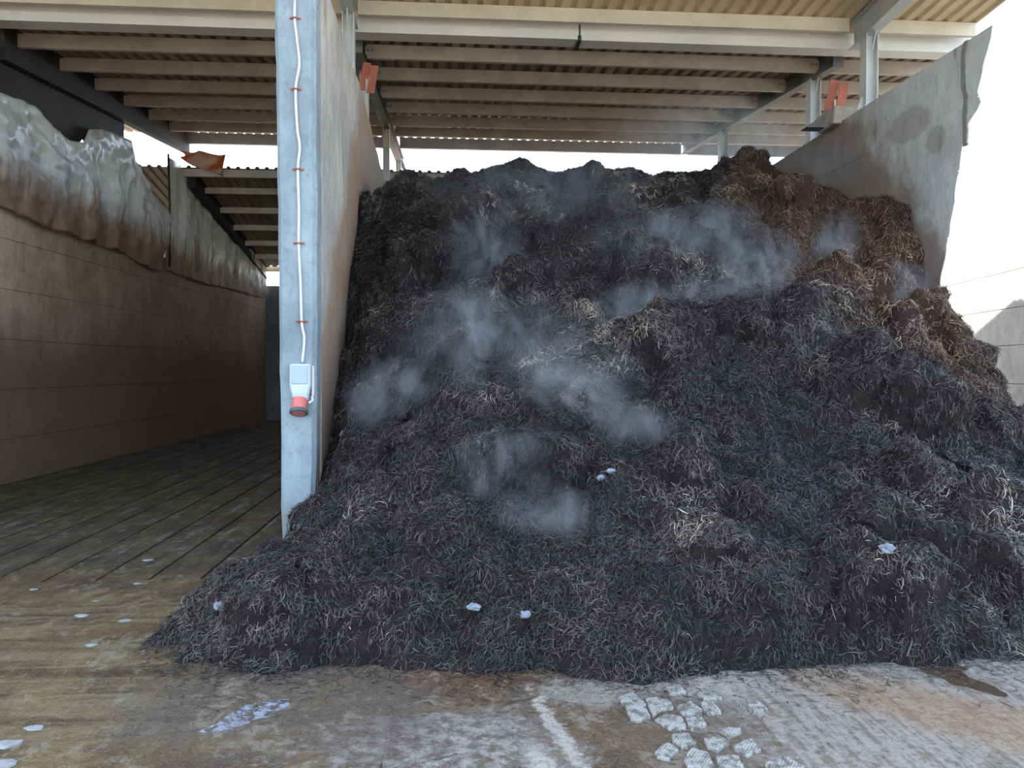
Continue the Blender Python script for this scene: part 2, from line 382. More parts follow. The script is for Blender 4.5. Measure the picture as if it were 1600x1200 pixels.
# left wall (slightly skewed to the bays) and the back wall
def wallbox(x0, y0, x1, y1, t, z0, z1):
    d = Vector((x1-x0, y1-y0, 0)); L = d.length; d.normalize(); nrm = Vector((d.y, -d.x, 0))
    mb = MB(); mb.extrude([(0, z0), (0, z1), (-t, z1), (-t, z0)], (x0, y0, 0), (x1, y1, 0), nrm, (0, 0, 1)); return mb
LW = lambda y: -6.30 + (y-8)*.030
wl_ = wallbox(LW(5.5)-.02, 5.5, LW(24.8)-.02, 24.8, .28, 0, 3.93)
wall_left = obj('wall_left', wl_, M_left, origin=(-6.2, 15, 0)); tag(wall_left, kind='structure')
ZL = [0, .62, 1.32, 2.02, 2.72, 3.42, 3.95]
for a, b in zip(ZL[:-1], ZL[1:]):
    obj('concrete_lift', wallbox(LW(5.5), 5.5, LW(24.8), 24.8, .32, a+.004, b-.004), M_left, wall_left)
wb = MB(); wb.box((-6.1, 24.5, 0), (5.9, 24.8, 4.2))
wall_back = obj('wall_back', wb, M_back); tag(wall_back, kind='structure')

wn_ = MB(); wn_.box((-13.6, 5.5, 0), (-13.3, 24.8, 7.4))
tag(obj('wall_left_blocker', wn_, M_back), kind='structure')  # out-of-view wall added to block daylight beyond the left bay
# yard wall out in the sun, seen past the right wall
YW0, YW1 = Vector((11.95, 19.5, 0)), Vector((10.3, 11.5, 0))
yw = wallbox(YW1.x+.02, YW1.y, YW0.x+.02, YW0.y, .25, 0, 4.05)
yard = obj('wall_yard', yw, M_yard); tag(yard, kind='structure')
for a, b in ((0, .62), (.62, 1.33), (1.33, 2.05), (2.05, 2.75), (2.75, 3.45), (3.45, 4.1)):
    obj('concrete_lift', wallbox(YW1.x, YW1.y, YW0.x, YW0.y, .29, a+.006, b-.006), M_yard, yard)

# ------------------------------------------------------------------ roof
SL = .108
def zr(y): return 6.33 + SL*(y-11.2)                 # underside of the rear sheets
def zc(y): return 6.47 + .085*(10.45-y)              # underside of the front canopy sheets
def corr(width, y0f, y1, zf, pitch=.21, rib=.04, t=.004, x0=0):
    """one trapezoidal sheet; pans lie low, ribs stand up"""
    xs = []; k = round(width/pitch)
    for i in range(k):
        b = i*pitch
        xs += [(b, 0), (b+pitch*.50, 0), (b+pitch*.60, rib), (b+pitch*.88, rib)]
    xs += [(k*pitch, 0), (k*pitch+.03, 0)]
    mb = MB(); P = []
    ya = lambda x: y0f(x) if callable(y0f) else y0f
    for dz_ in (0, t):
        for x, h in xs: P.append((x0+x, ya(x0+x), zf(ya(x0+x))+h+dz_))
        for x, h in xs: P.append((x0+x, y1, zf(y1)+h+dz_))
    n = len(xs); F = []
    for i in range(n-1):
        F += [(i, i+1, n+i+1, n+i), (2*n+i, 3*n+i, 3*n+i+1, 2*n+i+1), (i, 2*n+i, 2*n+i+1, i+1), (n+i, n+i+1, 3*n+i+1, 3*n+i)]
    F += [(0, n, 3*n, 2*n), (n-1, 3*n-1, 4*n-1, 2*n-1)]
    return mb.poly(P, F)
def roof(name, x0, x1, y0, y1, zf, mat, w=1.05):
    n = math.ceil((x1-x0)/w)
    root = obj(name, corr(w, y0, y1, zf, x0=x0, rib=.062 if name == 'ceiling' else .04), mat); tag(root, kind='structure')
    base = WL[root].copy(); proto = root.data
    for k in range(1, n):
        c = bpy.data.objects.new('roof_sheet', proto); COL.objects.link(c); c.parent = root
        c.location = (k*w, 0, random.uniform(-.002, .003)+.0045*(k % 2)); 
        c.location.y = random.uniform(-.02, .02)
    return root
ceiling = roof('ceiling', -14.7, 7.35, 10.80, 18.75, zr, M_sheet)
canopy = roof('ceiling_canopy', -14.7, 7.35, 4.4, 10.97, zc, M_canopy)
SL2 = .19
def z2(y): return 6.02 - SL2*(y-17.5)
def edge_y(x): return 10.8 + (x-7.35)/1.4*4.2          # the last sheets are cut on a slant
for xa, wd_ in ((7.35, 1.05), (8.40, .42)):
    obj('roof_sheet', corr(wd_, edge_y, 18.75, zr, x0=xa, rib=.062), M_sheet, ceiling)
low_roof = roof('ceiling_rear', -14.95, 7.0, 17.45, 24.2, z2, M_sheet)

def cbeam(x0, x1, y, zb, h, fl_=.065, t=.006, face=-1):
    """C purlin whose web faces the yard (-y)"""
    mb = MB(); f = fl_
    mb.extrude([(0, 0), (f, 0), (f, .018), (t*1.2, t), (t*1.2, h-t), (f, h-.018), (f, h), (0, h)], (x0, y, zb), (x1, y, zb), (0, 1, 0), (0, 0, 1)); return mb
ORD = ['first', 'second', 'third', 'fourth', 'fifth', 'sixth', 'seventh']
PY = [11.45, 12.62, 13.8, 14.97, 16.15, 17.3]
BAYS = [(-6.12, -1.42, 'left bay'), (-1.24, 5.58, 'right bay'), (5.74, 8.75, 'right end overhang')]
for i, y in enumerate(PY):
    for x0, x1, bay in BAYS:
        x1 = min(x1, 7.38+(y-10.8)/3.0) if x1 > 7 else x1
        tag(obj('purlin', cbeam(x0, x1, y, zr(y)-.205, .2), M_purlin),
            f'dusty grey roof purlin, {ORD[i]} one back from the gutter, over the {bay}', 'purlin', 'grey purlins under the main roof')
M_eave = mat_metal('blue grey eave beam', (.22, .25, .28), (.30, .33, .36), 2, .6)
for x0, x1, bay in BAYS:
    tag(obj('eave_beam', cbeam(x0, x1, 18.5, zr(18.5)-.26, .25, .09), M_eave),
        f'blue-grey beam along the rear edge of the main roof over the {bay}', 'beam', 'rear eave beams')
# cream purlin carrying the canopy's lower edge, in front of the gutter
for x0, x1, bay in ((-6.12, -1.42, 'left bay'), (-1.24, 5.5, 'right bay'), (5.74, 7.35, 'right end overhang')):
    tag(obj('canopy_purlin', cbeam(x0, x1, 10.36, zc(10.36)-.19, .185), M_cream),
        f'cream purlin above the white gutter, under the tan canopy, over the {bay}', 'purlin', 'cream canopy purlins')
# purlins of the canopy nearer the yard, above the frame
for j, y in enumerate((8.9, 7.4, 5.9)):
    pass
# white box gutter in two lengths
def gutter(x0, x1, label, dz_=0):
    r = thing('gutter', ((x0+x1)/2, 10.7, 6.14+dz_), label, 'gutter', 'white gutter lengths under the roof valley')
    z0 = 6.14+dz_; t = .006
    b = MB(); b.extrude([(0, 0), (.26, 0), (.26, .22), (.254, .22), (.254, t), (t, t), (t, .215), (.02, .215), (.02, .222), (0, .222)], (x0, 10.58, z0), (x1, 10.58, z0), (0, 1, 0), (0, 0, 1))
    obj('trough', b, M_gutter, r)
    n = int((x1-x0)/1.6)
    for k in range(n):
        x = x0 + (k+.5)*(x1-x0)/n
        s_ = MB(); s_.box((x-.012, 10.585, z0+.20), (x+.012, 10.84, z0+.212)); obj('strap', s_, M_galv, r)
    return r
gutter(-6.3, 1.745, 'white box gutter length running left from the dark joint and across the left bay', .01)
gutter(1.765, 7.4, 'white box gutter length running right from the dark joint to the right wall')
j = MB(); j.box((1.73, 10.572, 6.13), (1.78, 10.85, 6.2)); j.box((1.744, 10.576, 6.13), (1.767, 10.59, 6.37))
m = Mat('joint shadow gap'); tag(obj('gutter_joint', j, m.done((.03, .035, .04), .7)), 'dark strip painted as the shadow gap at the joint between two white gutter lengths', 'bracket')  # near-black boxes stand in for the shade in the joint gap

# rafters: I sections
def ibeam_prof(h, b, t=.012):
    return [(-b/2, 0), (b/2, 0), (b/2, t), (t/2, t), (t/2, h-t), (b/2, h-t), (b/2, h), (-b/2, h), (-b/2, h-t), (-t/2, h-t), (-t/2, t), (-b/2, t)]
def rafter(x, y0, y1, zf, h, b, mat, label, group, cleats=()):
    r = thing('rafter', (x, y0, zf(y0)-h), label, 'beam', group)
    mb = MB(); mb.extrude(ibeam_prof(h, b), (x, y0, zf(y0)-h-.003), (x, y1, zf(y1)-h-.003), (1, 0, 0), (0, 0, 1)); obj('flanged_beam', mb, mat, r)
    ep = MB(); ep.box((x-b/2-.004, y0-.012, zf(y0)-h-.01), (x+b/2+.004, y0, zf(y0)-.01)); obj('end_plate', ep, mat, r)
    for y in cleats:
        for s_ in (-1, 1):
            c = MB(); xa, xb = sorted((x+s_*b/2*.9, x+s_*(b/2+.13)))
            c.box((xa, y-.014, zf(y)-.17), (xb, y-.004, zf(y)-.04))
            co = obj('cleat', c, M_purlin, r)
            for q in (.03, .09):
                bm_ = MB(); xx = x+s_*(b/2+q); bm_.tube([(xx, y-.028, zf(y)-.10), (xx, y-.012, zf(y)-.10)], .011, 6); obj('bolt', bm_, M_black, co)
    return r
rafter(-6.13, 11.0, 18.6, zr, .50, .16, M_black, 'blackened rafter above the left wall and its hanging sheets', 'main roof rafters')
rafter(-1.33, 11.0, 20.4, lambda y: zr(y) if y < 18.6 else zr(18.6)-.01, .26, .15, M_rafter, 'grey steel rafter above the divider wall, running to the rear', 'main roof rafters', PY)
rafter(5.66, 10.98, 18.6, zr, .25, .15, M_rafter, 'dark steel rafter with a cut front end above the right wall', 'main roof rafters', PY)
rafter(5.66, 4.4, 10.52, lambda y: zc(y), .36, .17, M_white_steel, 'pale blue-grey rafter carrying the canopy above the right wall', 'canopy rafters')
rafter(-1.33, 4.4, 10.52, lambda y: zc(y), .30, .15, M_white_steel, 'pale canopy rafter above the divider wall beside the pier', 'canopy rafters')
rafter(-5.74, 17.62, 24.2, z2, .36, .14, M_black, 'black rafter of the lower rear roof above the farther wall sheet', 'lower roof rafters')
rafter(-1.33, 17.7, 24.2, z2, .24, .12, M_rafter, 'lower rear roof rafter hidden along the divider wall', 'lower roof rafters')

# rear roof: galvanised front edge and purlins
tag(obj('roof_edge_beam', cbeam(-6.1, 7.2, 17.5, z2(17.5)-.17, .165), M_galv), 'pale galvanised edge beam along the front of the lower rear roof', 'beam')
for i, y in enumerate((18.45, 19.6, 20.75, 21.9, 23.0)):
    tag(obj('purlin', cbeam(-6.05, -1.4, y, z2(y)-.145, .14), M_purlin), f'grey purlin under the lower rear roof, {ORD[i]} one back from its pale edge', 'purlin', 'purlins of the lower rear roof')
# very back: yellow strip, and a near-white arm and stem by the back wall
M_bright = mat_metal('near white', (.75, .76, .76), (.82, .82, .8), 2, .5)
M_ochre = mat_metal('daylit yellow', (.55, .42, .20), (.65, .52, .28), 2, .6)  # yellow stands in for daylight coming through a translucent strip
tag(obj('lit_strip', cbeam(-6.0, -1.4, 24.3, 4.62, .17), M_ochre), 'yellow strip painted as daylit translucent sheet at the far end of the lower rear roof', 'lit_strip')
br = thing('white_arm_stem', (-5.15, 24.45, 3.75), 'small white tapered arm and stem at the top of the far back wall', 'bracket')
b1 = MB(); b1.extrude([(-.2, .72), (.9, .72), (.9, .60), (-.2, .60)], (-5.15, 24.38, 3.85), (-5.15, 24.49, 3.85), (1, 0, 0), (0, 0, 1)); obj('white_arm', b1, M_bright, br)
b2 = MB(); b2.extrude([(-.16, .60), (.1, .60), (.06, 0), (-.04, 0)], (-5.15, 24.38, 3.85), (-5.15, 24.49, 3.85), (1, 0, 0), (0, 0, 1)); obj('white_stem', b2, M_bright, br)

# posts on the walls
def post(x, y, zb, zt, w, label, group, gus=1, mat=M_white_steel):
    r = thing('roof_post', (x, y, zb), label, 'post', group)
    s_ = MB(); s_.extrude([(a, b_-w/2) for a, b_ in ibeam_prof(w, w, .014)], (x, y, zb+.015), (x, y, zt), (0, 1, 0), (1, 0, 0)); obj('shaft', s_, mat, r)
    p = MB(); p.box((x-w*.75, y-w*.75, zb-.03), (x+w*.75, y+w*.75, zb+.015)); obj('base_plate', p, mat, r)
    for sgn in (-1, 1):
        g = MB(); xa = x+sgn*w/2
        g.extrude([(0, 0), (sgn*.09, 0), (sgn*.03, .16), (0, .18)], (xa, y-.006, zb+.01), (xa, y+.006, zb+.01), (1, 0, 0), (0, 0, 1)); obj('base_gusset', g, mat, r)
    for sgn in (-1, 1):
        g = MB(); ya = y+sgn*w/2
        g.extrude([(0, 0), (sgn*.10, 0), (0, -.22)], (x-.006, ya, zt), (x+.006, ya, zt), (0, 1, 0), (0, 0, 1)); obj('head_gusset', g, mat, r)
    for a in (-1, 1):
        for b_ in (-1, 1):
            q = MB(); q.tube([(x+a*w*.62, y+b_*w*.6, zb+.014), (x+a*w*.62, y+b_*w*.6, zb+.05)], .013, 6); obj('bolt', q, M_purlin, r)
    return r
G = 'steel roof posts standing on the bay walls'
post(5.66, 10.13, 5.12, zc(10.13)-.365, .17, 'nearest white steel post on the right wall, under the canopy rafter', G)
post(5.66, 11.75, 5.12, zr(11.75)-.25, .17, 'second white post on the right wall, under the front end of the dark rafter', G)
post(5.66, 15.8, 5.12, zr(15.8)-.25, .17, 'third post on the right wall, pale and half lost in steam', G)
post(5.66, 20.2, 5.12, 6.9, .17, 'farthest post on the right wall, seen small above the heap crest', G)
post(-1.33, 10.15, 5.15, zc(10.15)-.305, .15, 'nearest white post on the divider wall, beside the top of the pier', G)
post(-1.33, 11.9, 4.95, zr(11.9)-.26, .13, 'short post behind the red plates on the divider wall', G)
post(-1.33, 15.8, 4.72, zr(15.8)-.26, .13, 'cream post far back on the divider wall, against the bright sky', G, mat=M_cream)
post(-1.33, 19.4, 4.65, zr(18.6)-.27, .13, 'farthest post on the divider wall, next to the curved brace', G)
bz = MB(); bz.tube([(-1.3, 19.45, 6.9), (-1.17, 19.7, 6.55), (-1.1, 19.75, 6.1), (-1.08, 19.75, 4.7)], .045, 8)
tag(obj('knee_brace', bz, M_rafter, smooth=True), 'curved grey brace at the far end of the divider wall', 'brace')
# red plates
def red_plates(x, y, z, s_, label):
    r = thing('red_bracket', (x, y, z), label, 'bracket', 'red oxide plates on the wall tops')
    for sg, tilt in ((-1, .22), (1, .16)):
        b_ = MB(); c = math.cos(tilt); q = math.sin(tilt)
        b_.extrude([(0, 0), (.13*s_, 0), (.13*s_, .46*s_), (0, .46*s_)], (x+sg*.0+(.0 if sg > 0 else -.15*s_), y-.02*sg, z+(.16 if sg < 0 else .10)), (x+(.0 if sg > 0 else -.15*s_), y+.012-.02*sg, z+(.16 if sg < 0 else .10)), (c, 0, -q*.4), (q, 0, c)); obj('red_plate', b_, M_redox, r)
    s2 = MB(); s2.box((x-.012, y-.01, z-.2 if x < 0 else z), (x+.012, y+.012, z+.3)); obj('stem', s2, M_purlin, r)
    return r
red_plates(5.6, 10.95, 5.25, 1, 'pair of red oxide plates standing on the right wall between two posts')
red_plates(-1.2, 11.0, 5.38, .85, 'pair of red oxide plates on the divider wall under its rafter')
cb = MB(); cb.box((5.38, 10.55, 5.08), (5.78, 11.05, 5.32)); cb = rough_edge(cb, .02, 3)
tag(obj('wall_block', cb, M_stain_wood, bevel=.02), 'rough pale block on the right wall below the red plates', 'block')
sw = MB(); sw.extrude([(0, 0), (0, .2), (-.28, .0)], (5.38, 10.8, 5.1), (5.38, 11.0, 5.1), (1, 0, 0), (0, 0, 1))
tag(obj('wedge_plate', sw, M_rafter), 'dark steel wedge beside the rough block on the right wall', 'plate')

# ------------------------------------------------------------------ hanging wall sheets (left)
cl_ = MB(); yy = np.linspace(7.2, 15.2, 60)
lowz = 5.32 + .10*vnoise(np.stack([yy*2.2, 0*yy, 0*yy], -1), 5) + .07*vnoise(np.stack([yy*7, 0*yy, 0*yy], -1), 6) + np.clip(yy-13.0, 0, 9)*.22
cl_.extrude([(y, zr(y)-.3) for y in yy] + [(y, z) for y, z in zip(yy[::-1], lowz[::-1])], (-6.24, 0, 0), (-6.21, 0, 0), (0, 1, 0), (0, 0, 1))
tag(obj('shade_filler', cl_, M_black), 'ragged black strip added as shade between the left rafter and the nearest silver sheet', 'shade_strip')  # black strip added to stand in for the dark neighbouring bay
m = Mat('dirty silver tarpaulin')
n1 = m.noise(1.4, 5, .6, m.vec((1, 1, .4))); n2 = m.noise(7, 5, .7); drip = m.noise(1, 5, .6, m.vec((4, 4, .5)))
c = m.mix(m.step(n1, .35, .65), (.50, .52, .53), (.66, .67, .65))
c = m.mix(m.ma('MULTIPLY', m.step(drip, .50, .66), .6), c, (.30, .235, .16))
low = m.step(m.ma('SUBTRACT', m.Z, m.ma('MULTIPLY', drip, 1.5)), 4.0, 3.25)
c = m.mix(m.ma('MULTIPLY', low, .85), c, m.mix(n2, (.17, .085, .04), (.30, .17, .08)))
c = m.mix(m.ma('MULTIPLY', m.step(m.Y, 19, 24), .35), c, (.2, .17, .14))
c = m.mix(m.ma('MULTIPLY', m.step(n2, .64, .7), .6), c, (.10, .07, .05))
M_tarp = m.done(c, m.ma('ADD', .28, m.ma('MULTIPLY', low, .4)), 0, m.bump(m.noise(5, 5, .6), .35, .03), .6, trans=.12)
def tarp(top, bot, label, seed, hooks, fold=1.0, ny=170, nz=46):
    """top, bot: (y, z) polylines; folds radiate from the hooks"""
    y0, y1 = top[0][0], top[-1][0]
    P = []
    yy = np.linspace(y0, y1, ny)
    zt = np.interp(yy, [p[0] for p in top], [p[1] for p in top]); zb = np.interp(yy, [p[0] for p in bot], [p[1] for p in bot])
    for j in range(nz):
        v = j/(nz-1)
        z = zt + (zb-zt)*v
        d = np.min(np.abs(yy[:, None]-np.array(hooks)[None]), 1)
        k = vnoise(np.stack([yy*2.3, v*1.2+0*yy, 0*yy], -1), seed)
        k2 = vnoise(np.stack([yy*5.5 + v*1.6, v*1.6+0*yy, 0*yy+3], -1), seed+5)
        k3 = fbm(np.stack([yy*4, z*5, 0*yy+9], -1), 3, seed+8)
        sag = .20*np.sin(math.pi*v)*np.clip(d/.7, 0, 1)
        x = LW(yy) + .06 + .05*(1-v) + fold*(.085*k*(.35+v*.8) + .045*k2*(.3+.6*v) + .035*k3) + sag*.35
        x = np.maximum(x, LW(yy)+.012)
        zz = z - .12*np.clip(d/.6, 0, 1)*(1-v)**2*0 + .03*k2*v
        P.append(np.stack([x, yy + .05*k*v, zz], -1))
    P = np.concatenate(P).tolist()
    F = [(j*ny+i, j*ny+i+1, (j+1)*ny+i+1, (j+1)*ny+i) for j in range(nz-1) for i in range(ny-1)]
    mb = MB(); mb.poly(P, F)
    o = obj('tarpaulin', mb, M_tarp, smooth=True); tag(o, label, 'tarpaulin', 'dirty silver sheets hung above the left wall')
    s_ = o.modifiers.new('thick', 'SOLIDIFY'); s_.thickness = .006
    return o
top1 = [(7.2, 5.1), (8.4, 5.35), (9.8, 5.2), (11.06, 5.36), (11.9, 5.47), (12.25, 5.30), (12.7, 5.22), (13.1, 5.30), (13.45, 5.62), (13.9, 5.76), (14.5, 5.84), (15.0, 5.88), (15.2, 5.62), (15.8, 5.2), (16.3, 5.0), (16.62, 4.98)]
bot1 = [(7.2, 3.78), (11.03, 3.8), (12, 3.74), (14.9, 3.74), (15.5, 3.62), (16.1, 3.58), (16.62, 3.66)]
tarp(top1, bot1, 'wrinkled silver sheet over the left wall, nearest one, sagging between its ties', 11, [8.4, 11.9, 13.9, 15.0], 1.25)
top2 = [(16.72, 6.05), (17.6, 6.02), (24.3, 4.72)]
bot2 = [(16.72, 3.68), (18.5, 3.64), (21, 3.72), (24.3, 3.78)]
tarp(top2, bot2, 'smoother silver sheet over the left wall, farther one, browned along its lower edge', 31, [17, 18.2, 19.5, 21, 22.5, 24], .55)
rp = MB(); rp.tube([(LW(16.66)+.12, 16.66, 6.1), (LW(16.66)+.14, 16.67, 5.0), (LW(16.66)+.12, 16.68, 3.75)], .022, 7)
tag(obj('tie_pole', rp, M_black, smooth=True), 'dark vertical pole where the two wall sheets meet', 'pole')
# orange-stained rag on the rafter end
m = Mat('orange rag'); M_rag = m.done(m.mix(m.step(m.noise(3, 4), .4, .6), (.62, .50, .42), (.62, .22, .07)), .8, trans=.3)
rg = MB(); g = []
for j in range(9):
    for i in range(14):
        u, v = i/13, j/8
        g.append((LW(17)+.15+.9*u+.05*math.sin(7*u+3*v), 17.3+.12*math.sin(9*u+4*v), 6.36-.06*u-(.30*v)*(1-.55*abs(u-.75))-.22*u*v))
rg.poly(g, [(j*14+i, j*14+i+1, (j+1)*14+i+1, (j+1)*14+i) for j in range(8) for i in range(13)])
o = obj('torn_rag', rg, M_rag, smooth=True); tag(o, 'torn orange-stained rag hanging at the top corner of the left wall sheets', 'rag')
o.modifiers.new('thick', 'SOLIDIFY').thickness = .008
# cream flap bits near the rag
# ------------------------------------------------------------------ cable, clips and socket on the pier
m = Mat('cable plastic'); M_cable = m.done(m.mix(m.noise(9), (.50, .50, .48), (.62, .62, .58)), .5)
m = Mat('socket housing'); M_house = m.done(m.mix(m.noise(12, 4), (.30, .40, .50), (.38, .48, .56)), .45)
m = Mat('pale weathered plastic'); M_flap = m.done(m.mix(m.noise(12, 4), (.46, .55, .60), (.56, .62, .64)), .5)
m = Mat('red plastic'); M_redp = m.done(m.mix(m.noise(14, 4), (.55, .10, .08), (.62, .20, .17)), .5)
m = Mat('dark rubber'); M_rub = m.done(m.mix(m.noise(14, 4), (.05, .06, .07), (.12, .14, .16)), .6)
YF = 6.735
cp = [(-1.33, 4.95), (-1.33, 4.8), (-1.335, 4.59), (-1.318, 4.42), (-1.298, 4.2), (-1.33, 3.99), (-1.318, 3.66), (-1.298, 3.5), (-1.315, 3.31), (-1.308, 2.95), (-1.312, 2.68), (-1.298, 2.35), (-1.29, 2.01), (-1.268, 1.86), (-1.287, 1.66)]
tt = np.linspace(0, len(cp)-1, 90)
def cr1(t, k):
    i = min(int(t), len(cp)-2); f = t-i; p = [cp[max(i-1, 0)], cp[i], cp[i+1], cp[min(i+2, len(cp)-1)]]
    a, b, c_, d = [q[k] for q in p]
    return .5*(2*b + (c_-a)*f + (2*a-5*b+4*c_-d)*f*f + (3*b-a-3*c_+d)*f**3)
ca = MB(); ca.tube([(cr1(t, 0), YF-.014, cr1(t, 1)) for t in tt], .0125, 8)
tag(obj('power_cable', ca, M_cable, smooth=True), 'pale grey cable running down the pier to the red socket', 'cable')
for i, (x, z) in enumerate([(-1.333, 4.59), (-1.33, 3.99), (-1.315, 3.31), (-1.312, 2.68), (-1.29, 2.01)]):
    r = thing('cable_clip', (x, YF, z), f'rusty clip holding the cable on the pier, {ORD[i]} one down from the top', 'clip', 'rusty cable clips on the pier')
    a = MB(); a.tube([(x+.028*math.cos(t), YF-.012-.02*math.sin(t), z) for t in np.linspace(0, math.pi, 9)], .006, 6); obj('band', a, M_redox, r)
    for s_ in (-1, 1):
        a = MB(); a.box((x+s_*.036-.012, YF-.008, z-.009), (x+s_*.036+.012, YF+.004, z+.009)); obj('ear', a, M_redox, r)
r = thing('power_socket', (-1.29, YF, 1.17), 'blue-grey industrial socket with red round outlet, on the pier', 'socket')
# housing: tapered body
def loft(mb, secs):
    n = len(secs[0]); P = [p for s_ in secs for p in s_]
    F = [(i*n+k, i*n+(k+1) % n, (i+1)*n+(k+1) % n, (i+1)*n+k) for i in range(len(secs)-1) for k in range(n)] + [tuple(range(n))[::-1], tuple(range((len(secs)-1)*n, len(secs)*n))]
    return mb.poly(P, F)
def rr(cx, y0, y1, hw, z): 
    c_ = .014
    return [(cx-hw, y0, z), (cx-hw, y1+c_, z), (cx-hw+c_, y1, z), (cx+hw-c_, y1, z), (cx+hw, y1+c_, z), (cx+hw, y0, z)]
cx = -1.292
h = MB(); loft(h, [rr(cx, YF+.002, YF-.085, .082, 1.645), rr(cx, YF+.002, YF-.10, .086, 1.63), rr(cx, YF+.002, YF-.105, .086, 1.46), rr(cx, YF+.002, YF-.10, .075, 1.40), rr(cx, YF+.002, YF-.085, .06, 1.335)]); obj('housing', h, M_flap, r)
h = MB(); h.box((cx-.066, YF-.113, 1.475), (cx+.066, YF-.10, 1.632)); obj('cover_plate', h, M_house, r, bevel=.006)
h = MB(); h.box((cx+.088, YF-.05, 1.37), (cx+.112, YF+.002, 1.63)); obj('hinge_bar', h, M_cable, r, bevel=.006)
h = MB(); h.tube([(cx+.095, YF-.055, 1.37), (cx+.10, YF-.06, 1.335), (cx+.07, YF-.08, 1.31)], .012, 7); obj('latch', h, M_cable, r)
ax = Vector((.0, -.42, -.9)).normalized(); p0 = Vector((cx-.006, YF-.062, 1.345))
h = MB(); h.tube([p0, p0+ax*.012, p0+ax*.10], [.062, .066, .062], 18); cl = obj('outlet_collar', h, M_redp, r, smooth=False)
h = MB(); pts = [p0+ax*.095, p0+ax*.105, p0+ax*.128, p0+ax*.135]; h.tube(pts, [.066, .078, .078, .070], 20); obj('rim', h, M_rub, r)
h = MB(); h.tube([p0+ax*.134, p0+ax*.138], .055, 18); obj('outlet_face', h, M_redp, r)

# ------------------------------------------------------------------ heap
COLS=[
(-1.9,[(4,0),(12,0)]),
(-1.62,[(4.4,0),(4.6,.07),(5.2,.10),(5.7,0),(12,0)]),
(-1.3,[(4.25,0),(4.45,.2),(5.2,.30),(5.8,.18),(6.3,.06),(6.7,.02),(7.0,.02),(16,.02)]),
(-1.12,[(4.2,0),(4.4,.26),(5.4,.46),(6.4,.42),(6.9,.55),(7.3,.92),(8.45,2.13),(9.2,2.94),(9.9,3.86),(10.4,3.92),(12,3.7),(14,2)]),
(-.55,[(4.2,0),(4.4,.3),(5.4,.6),(6.4,.95),(7.2,1.55),(8.2,2.45),(9.2,3.4),(10.2,4.1),(11,4.3),(12.5,4.2),(15,2)]),
(.4,[(4.05,0),(4.3,.35),(5.2,.8),(6.2,1.3),(7.3,2.0),(8.4,2.85),(9.5,3.7),(10.5,4.3),(11.2,4.45),(12.5,4.3),(15,2)]),
(1.0,[(3.85,0),(4.1,.3),(5.1,.85),(6.2,1.4),(7.3,2.05),(8.4,2.9),(9.5,3.75),(10.5,4.4),(11.2,4.6),(12.5,4.4),(15,2)]),
(2.1,[(3.95,0),(4.2,.4),(5.2,1.0),(6.2,1.6),(7.2,2.2),(8.4,3.0),(9.6,3.85),(10.6,4.45),(11.2,4.6),(12.5,4.4),(15,2)]),
(3.4,[(4.3,0),(4.6,.5),(5.4,1.05),(6.2,1.5),(7.2,2.15),(8.4,3.0),(9.4,3.7),(10.4,4.3),(11,4.45),(12.5,4.3),(15,2)]),
(4.5,[(4.5,0),(4.9,.5),(6,.98),(7,1.5),(8,2.25),(8.9,2.95),(9.4,3.85),(10.4,4.4),(11,4.45),(12.5,4.3),(15,2)]),
(5.35,[(4.7,0),(5.3,.5),(6.2,.85),(7.0,1.1),(8.3,2.25),(8.75,2.6),(8.95,3.4),(10.0,3.95),(10.8,4.1),(12.5,3.9),(15,2)]),
(6.0,[(5,0),(6,.2),(7,.35),(7.8,.75),(8.4,.7),(9.2,.1),(10,0),(16,0)]),
(6.8,[(5,0),(16,0)]),
]
def base(X,Y):
    xs=np.array([c[0] for c in COLS])
    H=[np.interp(Y,[p[0] for p in c[1]],[p[1] for p in c[1]]) for c in COLS]
    H=np.stack(H)
    i=np.clip(np.searchsorted(xs,X)-1,0,len(xs)-2)
    f=np.clip((X-xs[i])/(xs[i+1]-xs[i]),0,1); f=f*f*(3-2*f)
    h0=np.take_along_axis(H,i[None],0)[0]; h1=np.take_along_axis(H,(i+1)[None],0)[0]
    return h0*(1-f)+h1*f
